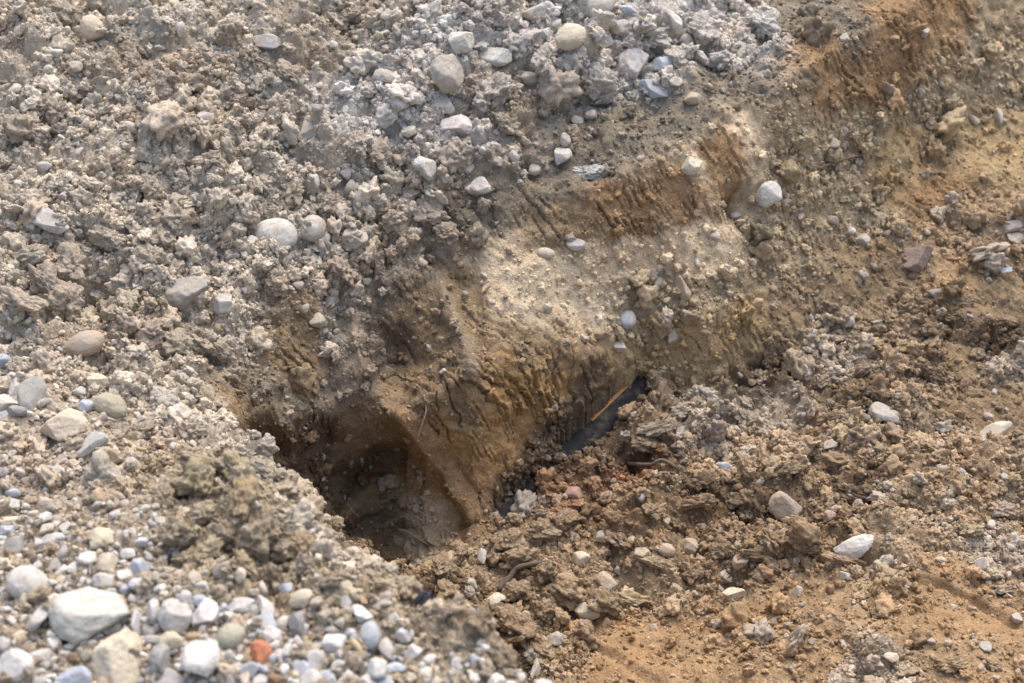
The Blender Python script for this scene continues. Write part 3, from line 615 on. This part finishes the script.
# ------------------------------------------------------------------ clods of earth that hold together
EARTHC = {'g': (.43,.355,.27), 'o': (.42,.32,.19), 'y': (.46,.385,.24), 'b': (.30,.22,.135), 'd': (.15,.11,.07), 'l': (.54,.50,.44), 'w': (.34,.28,.20)}
EN = {'g': 'grey brown', 'o': 'ochre', 'y': 'yellowish', 'b': 'brown', 'd': 'dark brown', 'l': 'pale grey', 'w': 'dull brown'}
CLODS = [(203,482,46,32,'y'),(245,500,34,30,'o'),(206,514,26,20,'w'),(232,468,30,20,'y'),(252,535,34,28,'w'),(212,551,34,26,'y'),(180,530,34,24,'w'),(275,528,24,20,'o'),(240,562,30,18,'o'),(190,562,28,22,'w'),(285,548,30,20,'w'),(270,575,40,18,'w'),(165,500,28,20,'w'),(222,532,24,18,'g'),(305,565,30,18,'w'),(300,540,20,16,'o'),(330,580,26,16,'w'),
 (70,265,40,28,'g'),(42,285,44,32,'g'),(60,300,36,30,'g'),(20,300,40,26,'g'),(28,255,34,24,'g'),(75,245,30,24,'g'),(110,235,34,22,'g'),(150,255,36,24,'g'),(165,235,28,20,'g'),(180,215,34,24,'g'),(130,300,30,22,'g'),(150,330,34,24,'g'),(175,345,34,24,'g'),(200,345,26,18,'g'),(230,240,28,18,'g'),(250,220,24,18,'g'),
 (35,200,36,24,'g'),(20,130,34,30,'g'),(60,110,30,20,'g'),(110,165,34,20,'g'),(150,185,30,20,'g'),(210,160,30,18,'g'),(240,100,30,18,'g'),(190,85,26,18,'g'),(290,190,30,22,'g'),(330,200,28,20,'g'),(355,140,30,20,'g'),(290,70,26,16,'g'),(350,60,28,18,'g'),(380,150,28,20,'g'),(130,60,24,16,'g'),(225,30,24,16,'g'),(60,10,26,18,'g'),(355,15,26,16,'g'),
 (500,90,36,26,'l'),(545,60,34,24,'l'),(520,40,32,22,'l'),(590,80,34,24,'l'),(610,95,30,18,'l'),(575,60,28,20,'l'),(700,30,30,20,'l'),(720,60,28,20,'l'),(760,20,30,18,'l'),(675,60,28,18,'l'),(650,35,28,20,'l'),(480,100,30,20,'l'),(505,125,28,18,'g'),(460,150,28,18,'g'),(395,215,30,20,'g'),(430,210,28,20,'g'),(445,235,26,18,'g'),(380,255,30,20,'g'),(340,270,30,20,'g'),(275,280,28,18,'g'),
 (165,402,46,22,'l'),(140,430,32,20,'g'),(190,430,34,22,'g'),(205,400,30,20,'g'),(125,365,30,20,'g'),(230,375,30,22,'g'),(220,350,28,18,'g'),(260,470,26,18,'l'),(285,490,28,18,'g'),(305,515,26,18,'g'),(262,445,24,16,'l'),(235,452,26,16,'l'),
 (652,374,30,22,'o'),(664,386,30,22,'b'),(640,366,22,16,'o'),(706,398,26,16,'l'),(685,410,26,16,'g'),(655,425,34,20,'g'),(725,440,24,15,'l'),(640,440,34,18,'b'),(745,415,26,18,'g'),(760,378,28,18,'g'),
 (620,540,30,24,'b'),(600,600,40,26,'b'),(565,590,34,24,'b'),(545,570,30,22,'b'),(520,560,30,20,'o'),(505,540,28,20,'b'),(540,530,28,18,'b'),(565,520,28,18,'b'),(650,510,30,20,'b'),(675,525,28,20,'b'),(700,500,32,20,'b'),(720,545,34,22,'b'),(760,550,40,22,'b'),(655,560,34,22,'o'),(630,600,30,18,'o'),(690,570,28,20,'b'),(520,590,32,24,'b'),(545,610,32,24,'b'),(510,625,36,24,'b'),(480,620,30,24,'b'),(450,590,30,34,'o'),(440,565,26,20,'b'),(460,550,24,18,'o'),(580,635,34,22,'b'),(540,650,34,20,'b'),(500,655,34,20,'b'),
 (868,392,26,14,'d'),(850,492,38,24,'d'),(758,512,38,26,'d'),(735,500,36,22,'d'),(700,480,30,18,'d'),(810,450,26,16,'d'),(830,420,26,18,'b'),(790,470,28,18,'b'),(890,500,30,18,'b'),(800,545,34,22,'b'),(770,540,34,22,'b'),(840,560,40,18,'o'),(900,310,36,18,'b'),(935,330,34,16,'b'),(875,330,30,18,'b'),(900,345,32,16,'o'),(860,370,28,16,'b'),(960,300,36,14,'b'),(820,380,26,16,'b'),(930,375,30,16,'d'),(1000,320,34,14,'b'),(950,420,28,16,'o'),(930,450,28,16,'o'),(970,530,30,18,'o'),(1000,510,30,18,'g'),(930,540,26,16,'o'),(880,610,28,16,'o'),(950,665,34,20,'o'),(990,665,26,16,'o'),(905,670,26,16,'o'),(870,650,24,14,'o'),(1005,590,28,16,'g')]
M_CLOD = None
def clod_material():
    m, nt, b = material('clod_earth'); oi = nt.nodes.new('ShaderNodeObjectInfo'); co = nt.nodes.new('ShaderNodeTexCoord').outputs['Object']
    sh = nt.nodes.new('ShaderNodeVectorMath'); sh.operation = 'ADD'; nt.links.new(co, sh.inputs[0]); nt.links.new(oi.outputs['Location'], sh.inputs[1]); co = sh.outputs[0]
    n1 = noise_tex(nt, co, 60, 6, .7); n2 = noise_tex(nt, co, 260, 4, .7)
    v = nt.nodes.new('ShaderNodeTexVoronoi'); v.inputs['Scale'].default_value = 120; nt.links.new(co, v.inputs['Vector'])
    c = mix(nt, 'MULTIPLY', 1.0, oi.outputs['Color'], ramp(nt, n1.outputs[0], [(.28, .68), (.5, 1.0), (.74, 1.28)]).outputs[0])
    c = mix(nt, 'MULTIPLY', .8, c, ramp(nt, n2.outputs[0], [(.3, .66), (.5, 1.0), (.72, 1.35)]).outputs[0])
    g1 = ramp(nt, v.outputs['Color'], [(.74, 0.0), (.8, .5)]).outputs[0]
    c = mix(nt, 'MIX', g1, c, (.48, .44, .37))
    nt.links.new(c, b.inputs['Base Color']); b.inputs['Roughness'].default_value = .95; b.inputs['Specular IOR Level'].default_value = .15
    bump(nt, b, [(n1.outputs[0], .7, .012), (v.outputs['Distance'], .5, .005), (n2.outputs[0], .6, .003)])
    return m
M_CLOD = clod_material()
for x, y, w, h, e in CLODS:
    v = pick(x, y); s_ = SP[v, :3].astype(float)
    fl_ = 1.0 if x > 600 and y > 280 else 1.15
    put_rock(x, y, w*fl_, h*fl_*(1.05 if fl_ > 1 else .85), np.array(EARTHC[e])*.62 + s_*.38, 'clod', rng.uniform(-25, 25), None, None, M_CLOD, sink=.20, name='soil_clod', cat='clod', group='clods of earth on the rubble and pit floor')
    things[-1]['col'] = EN[e]; taken[-1] = (x, y, 6)

# ------------------------------------------------------------------ pipe, roots and scraps
def ground_pt(px, py, lift=0.0):
    v = pick(px, py); return Pd[v].astype(float) + Nd[v]*lift
def tube(pts, rad, seg=10, sub=6, jit=0):
    """swept round bar through the points; rad per point"""
    pts = np.array(pts, float); n = len(pts); t = np.linspace(0, n - 1, (n - 1)*sub + 1)
    C = []
    for u in t:
        i = min(int(u), n - 2); f = u - i
        p0, p1, p2, p3 = pts[max(i-1, 0)], pts[i], pts[i+1], pts[min(i+2, n-1)]
        C.append(.5*((2*p1) + (-p0 + p2)*f + (2*p0 - 5*p1 + 4*p2 - p3)*f*f + (-p0 + 3*p1 - 3*p2 + p3)*f**3))
    C = np.array(C); R_ = np.interp(t, np.arange(n), rad)
    if jit: R_ = R_*(1 + jit*rng.normal(size=len(R_)))
    T = np.gradient(C, axis=0); T /= np.linalg.norm(T, axis=1)[:, None]
    A = np.cross(T, [0, 0, 1.0]); A /= np.linalg.norm(A, axis=1)[:, None] + 1e-9; B = np.cross(T, A)
    a = np.linspace(0, 2*math.pi, seg, endpoint=False)
    V = (C[:, None] + R_[:, None, None]*(A[:, None]*np.cos(a)[None, :, None] + B[:, None]*np.sin(a)[None, :, None])).reshape(-1, 3)
    Fq = [(i*seg + j, i*seg + (j+1) % seg, (i+1)*seg + (j+1) % seg, (i+1)*seg + j) for i in range(len(C) - 1) for j in range(seg)]
    Ft = [(a_, b_, c_) for a_, b_, c_, d_ in Fq] + [(a_, c_, d_) for a_, b_, c_, d_ in Fq]
    m = len(C) - 1
    Ft += [(0, j+1, j) for j in range(1, seg-1)] + [(m*seg, m*seg+j, m*seg+j+1) for j in range(1, seg-1)]
    return V, np.array(Ft), C, A, B
M_PIPE = plain_material('black_plastic', (.014,.015,.018), .9, .3, 60, .3)
M_STRIPE = plain_material('orange_stripe', (.50,.22,.04), .6, .3, 60, .9)
pa, pb = PA, PB
pd_ = (pb - pa)
root_p = bpy.data.objects.new('pipe', None); COL.objects.link(root_p); root_p.location = pa
root_p['label'] = 'black plastic pipe with an orange stripe, half buried at the foot of the bank'; root_p['category'] = 'pipe'
V, Fc, C, A, B = tube([pa - pd_*.25 - pa, np.zeros(3), pd_*.5, pd_, pd_*1.2], [PR]*5, 32, 4)
me = make_mesh('pipe_wall', V, Fc); me.materials.append(M_PIPE); o = bpy.data.objects.new('pipe_wall', me); COL.objects.link(o); o.parent = root_p
ax = pd_/np.linalg.norm(pd_); sideA = np.cross(ax, [0, 0, 1.]); sideA /= np.linalg.norm(sideA); upB = np.cross(sideA, ax)
if upB[2] < 0: upB = -upB
if sideA[0] < 0: sideA = -sideA
def stripe_mesh(a0, a1, u0, u1):
    vs = []
    for r_ in (PR + .0015, PR - .004):
        for u in np.linspace(u0, u1, 14):
            for an in np.linspace(a0, a1, 6): vs.append(pd_*u + r_*(sideA*math.cos(an) + upB*math.sin(an)))
    f = []
    n = 6; m = 14
    for s0, fl in ((0, 1), (n*m, -1)):
        for i in range(m-1):
            for j in range(n-1):
                a_, b_, c_, d_ = s0+i*n+j, s0+i*n+j+1, s0+(i+1)*n+j+1, s0+(i+1)*n+j
                f += [(a_, b_, c_), (a_, c_, d_)]
    return np.array(vs), np.array(f)
V, Fc = stripe_mesh(math.radians(84), math.radians(98), -.02, .36)
me = make_mesh('stripe', V, Fc); me.materials.append(M_STRIPE); o = bpy.data.objects.new('stripe', me); COL.objects.link(o); o.parent = root_p; o['label'] = 'orange stripe along the top of the black pipe'

def strand(name, cat, label, pts, r0, r1, mat, lifts):
    W_ = [ground_pt(px, py, l) for (px, py), l in zip(pts, lifts)]
    base = W_[0]; V, Fc, *_ = tube(np.array(W_) - base, np.linspace(r0, r1, len(W_)), 8, 6, .06)
    me = make_mesh(name, V, Fc); me.materials.append(mat); link_thing(name, me, base, label, cat)
M_ROOT = plain_material('root_bark', (.36,.28,.19), .9, .3, 150); M_DARKROOT = plain_material('dark_root_bark', (.16,.12,.09), .9, .4, 120); M_STRAW = plain_material('dry_stalk', (.50,.39,.24), .8, .2, 150)
strand('root', 'root', 'thin pale root hanging down the earth between the cavity and clay face', [(424,394),(422,408),(421,422),(416,438)], .0030, .0016, M_ROOT, [.006,.012,.012,.006])
strand('root', 'root', 'curved pale root end sticking out at the bottom of the pit', [(404,530),(410,536),(418,541),(430,545)], .0045, .0030, M_ROOT, [.02,.022,.012,.0])
strand('twig', 'twig', 'thick grey twig with rough bark lying in the pit rubble', [(494,588),(508,578),(524,571),(545,565)], .008, .006, M_DARKROOT, [.014,.022,.022,.012])
strand('root', 'root', 'dark root lying along the rubble below the black pipe', [(630,462),(648,466),(664,462),(676,470)], .006, .004, M_DARKROOT, [.010,.014,.014,.006])
strand('twig', 'twig', 'short tan stick lying on the slope at the far left edge', [(10,224),(18,221),(28,217)], .008, .007, M_STRAW, [.016,.016,.016])
strand('twig', 'twig', 'tan splinter of wood slanting between white gravel stones', [(350,650),(357,656),(364,662)], .006, .004, M_STRAW, [.020,.022,.018])
strand('twig', 'twig', 'pale sliver of wood on grit right of the cream white boulder', [(120,443),(130,448),(142,452)], .0045, .003, M_STRAW, [.012,.014,.012])
strand('root', 'root', 'fine dark root lying across the clay bank near its upper right', [(815,168),(840,160),(866,155),(885,158)], .004, .0025, M_DARKROOT, [.008,.012,.012,.006])

def scrap(name, cat, label, px, py, w, h, col, rough):
    v = pick(px, py); k = SZ[v]/FPX; nx, ny = 14, 8
    u, t = np.meshgrid(np.linspace(-.5, .5, nx), np.linspace(-.5, .5, ny), indexing='ij')
    edge = 1 + .25*np.sin(u*9 + 1) - .5*u*u
    p = np.stack([u.ravel()*w*k, (t*edge).ravel()*h*k*1.4, .010*np.sin(u*8 + t*5).ravel() + .006*np.cos(t*11 - u*3).ravel()], 1)
    th = .0025; V = np.vstack([p, p - [0, 0, th]]); n = nx*ny; f = []
    for i in range(nx-1):
        for j in range(ny-1):
            a_, b_, c_, d_ = i*ny+j, (i+1)*ny+j, (i+1)*ny+j+1, i*ny+j+1
            f += [(a_, b_, c_), (a_, c_, d_), (a_+n, c_+n, b_+n), (a_+n, d_+n, c_+n)]
    rim = [i*ny for i in range(nx)] + [(nx-1)*ny + j for j in range(1, ny)] + [i*ny + ny-1 for i in range(nx-2, -1, -1)] + [j for j in range(ny-2, 0, -1)]
    for a_, b_ in zip(rim, rim[1:] + rim[:1]): f += [(a_, a_+n, b_+n), (a_, b_+n, b_)]
    Rm = np.array(Vector((0, 0, 1)).rotation_difference(Vector(Nd[v])).to_matrix()) @ np.array(Matrix.Rotation(.3, 3, 'Z'))
    me = make_mesh(name, V @ Rm.T, np.array(f)); me.materials.append(plain_material(name, col, rough, .25, 60, .3))
    link_thing(name, me, Pd[v].astype(float) + Nd[v]*.014, label, cat)
scrap('plastic_scrap', 'scrap', 'crumpled dark navy plastic scrap in the shade beside the near lip', 421, 606, 17, 7, (.03,.035,.055), .5)
scrap('plastic_scrap', 'scrap', 'tiny orange plastic scrap in brown earth beside the near lip', 394, 598, 8, 5, (.42,.20,.09), .7)

# crusty flake of mortar in the notch of the ledge
put_rock(586,172,40,15,'pale','clod',14,'crusty pale flake of hardened mud overhanging the ledge notch',None,M_CLOD,sink=.15,name='soil_crust',cat='crust')

# ------------------------------------------------------------------ further stones of the photo's kinds, scattered where its rubble lies
def free(x, y, rad, gap=1.0):
    a = TK[:taken.n]
    return np.all((a[:, 0] - x)**2 + ((a[:, 1] - y)*1.1)**2 > (gap*(a[:, 2] + rad))**2)
gravel_rest = []
cand = np.where(inview)[0]; wt = gravel[cand]**.8*(gravel[cand] > .04); wt /= wt.sum()
n_solo = 0
for v in rng.choice(cand, 34000, p=wt):
    x, y = SX[v], SY[v]
    big = rng.random()
    s = np.clip(rng.lognormal(2.55, .36), 5.5, 24)*(1.0 if y > 560 else .72)
    if not free(x, y, s*.46, .72): continue
    c = rng.choice(['white', 'pale', 'cream', 'blue', 'grey', 'tan', 'olive', 'brown'], p=[.26, .34, .09, .16, .09, .03, .02, .01])
    inframe = 4 < x < W - 4 and 4 < y < H - 4
    if s > 12.5 and inframe and n_solo < N_GRAVEL:
        put_rock(x, y, s*1.15, s*.9, c, rng.choice(['ang', 'ang', 'worn', 'slab']), rng.uniform(-30, 30), None, None, rng.choice([M_STONE, M_STONE, M_CLEAN, M_DUSTY]), .30, group='loose gravel stones by the near lip', vidx=v); n_solo += 1
    else:
        gravel_rest.append((v, s, c)); taken.append((x, y, s*.46))
print('@@gravel', n_solo, len(gravel_rest), round(time.time() - T0, 1))

# rubble: small stones over the rough ground
dens = np.clip(crumb, 0, 1)*(1 - gravel)
pale = np.clip((SP[:, 2] - .15)/.18, 0, 1)
cand = np.where(inview)[0]; wt = (dens*(.25 + pale))[cand]; wt /= wt.sum(); n_r = 0
for v in rng.choice(cand, 3200, p=wt):
    x, y = SX[v], SY[v]; s = np.clip(rng.lognormal(1.95, .36), 4, 17)
    if not free(x, y, s*.5, 1.0): continue
    c = rng.choice(['white', 'pale', 'cream', 'blue', 'grey', 'tan'], p=[.22, .34, .16, .08, .10, .10]) if pale[v] > .35 else rng.choice(['pale', 'cream', 'tan', 'brown', 'grey'], p=[.2, .24, .32, .1, .14])
    gravel_rest.append((v, s, c)); taken.append((x, y, s*.5))
shapes = [rock_shape(k, 2, 900 + i) for i, k in enumerate(['ang']*9 + ['worn']*4 + ['slab']*3)]
vi = np.array([g_[0] for g_ in gravel_rest]); ss = np.array([g_[1] for g_ in gravel_rest])*SZ[vi]/FPX*.5
cc = np.array([COLS[g_[2]][0] for g_ in gravel_rest])*(1 + rng.normal(size=(len(vi), 1))*.10)
mx = np.where(gravel[vi] > .4, .82, .5)[:, None]; cc = cc*(1 + .10*(gravel[vi] > .4))[:, None]*mx + SP[vi, :3]*1.25*(1 - mx)
sc3 = ss[:, None]*np.stack([rng.uniform(.95, 1.3, len(vi)), rng.uniform(.8, 1.1, len(vi)), rng.uniform(.6, .9, len(vi))], 1)
mats = rand_rot(len(vi), .35)*sc3[:, None, :]
M_GRIT = earth_material('small_stones', .5)
o = merged('gravel', shapes, Pd[vi] + Nd[vi]*(ss*.25)[:, None], mats, cc, M_GRIT); o['kind'] = 'stuff'

# ------------------------------------------------------------------ crumbs of earth
def crumbs(name, n, lo, hi, mean, sig, shapes, power=1.0, lift=(-.1, .5)):
    wt = np.clip(crumb, 0, 1)**power*np.maximum(inview, .35*around); wt = wt/wt.sum()
    vi = rng.choice(len(Pd), n, p=wt)
    s = np.clip(rng.lognormal(mean, sig, n), lo, hi)*SZ[vi]/FPX*.5
    j = rng.normal(size=(n, 3))
    pos = Pd[vi] + Nd[vi]*(s*rng.uniform(*lift, n))[:, None]
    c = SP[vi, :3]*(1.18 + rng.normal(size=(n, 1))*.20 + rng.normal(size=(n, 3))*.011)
    lighter = rng.random(n) < .10; c[lighter] = c[lighter]*.5 + np.array([.5, .47, .41])*.5
    mats = rand_rot(n)*(s[:, None]*rng.uniform(.7, 1.2, (n, 3)))[:, None, :]
    o = merged(name, shapes, pos, mats, np.clip(c, .02, .8), M_GRAIN); o['kind'] = 'stuff'
crumbs('earth_lumps', 4200, 9, 42, 2.55, .38, [rock_shape('clod', 3, 300 + i) for i in range(12)], 1.5, (.15, .75))
crumbs('earth_crumbs', 24500, 4, 11, 1.85, .30, [rock_shape('clod', 2, 350 + i) for i in range(14)])
crumbs('fine_earth', 80000, 1.4, 7, 1.0, .40, [rock_shape('clod', 1, 400 + i) for i in range(16)], .8)
print('@@crumbs', round(time.time() - T0, 1))

# ------------------------------------------------------------------ labels for the unnamed stones and clods: look, and where beside a stone that has a name
marks = [t for t in things if t['nick']]
seen_ = {}
ORD = ['', 'second ', 'third ', 'fourth ', 'fifth ', 'sixth ', 'seventh ', 'eighth ', 'ninth ', 'tenth ']
todo = [t for t in things if not t['label']]
def side_of(dx, dy):
    a = math.degrees(math.atan2(-dy, dx)) % 360
    return ['right of', 'up and right of', 'above', 'up and left of', 'left of', 'down and left of', 'below', 'down and right of'][int((a + 22.5)//45) % 8]
for t in sorted(todo, key=lambda t: min((t['x'] - m['x'])**2 + (t['y'] - m['y'])**2 for m in marks)):
    m = min(marks, key=lambda m: (t['x'] - m['x'])**2 + (t['y'] - m['y'])**2)
    sd = side_of(t['x'] - m['x'], t['y'] - m['y'])
    s = (t['w'] + t['h'])/2
    if t['name'] == 'stone':
        size = 'tiny' if s < 10 else 'small' if s < 15 else 'middling' if s < 22 else 'large'
        what = f"{size} {COLS[t['col']][1]} {SHAPE[t['kind']]} stone"
    else:
        what = f"{'small' if s < 24 else 'large'} {t['col']} crumbly clod"
    key = (what, sd, m['nick']); n = seen_.get(key, 0); seen_[key] = n + 1
    t['o']['label'] = (f"{ORD[min(n, 9)]}{what} {sd} {m['nick']}").strip()

# ------------------------------------------------------------------ overcast daylight
ELEV, AZ = math.radians(64), math.radians(26)      # sun high behind thin cloud, beyond the pit to the right
wd = bpy.data.worlds.new('World'); sc.world = wd; wd.use_nodes = True
nt = wd.node_tree; bg = nt.nodes['Background']
sky = nt.nodes.new('ShaderNodeTexSky'); sky.sky_type = 'NISHITA'; sky.sun_disc = False
sky.sun_elevation = ELEV; sky.sun_rotation = AZ; sky.dust_density = 6; sky.air_density = 1.0; sky.ozone_density = .6
nt.links.new(sky.outputs[0], bg.inputs[0]); bg.inputs[1].default_value = .15
sun = bpy.data.lights.new('sun', 'SUN'); so = bpy.data.objects.new('sun', sun); COL.objects.link(so)
sun.energy = .55; sun.angle = math.radians(70); sun.color = (1, .99, .97)
dv = Vector((math.sin(AZ)*math.cos(ELEV), math.cos(AZ)*math.cos(ELEV), math.sin(ELEV)))
so.rotation_euler = dv.to_track_quat('Z', 'Y').to_euler()
vs = sc.view_settings; vs.view_transform = 'Standard'; vs.look = 'None'; vs.gamma = 1; vs.exposure = .86; vs.use_curve_mapping = False
sc.cycles.use_denoising = True
sc.cycles.max_bounces = 5
print('@@done', round(time.time() - T0, 1))
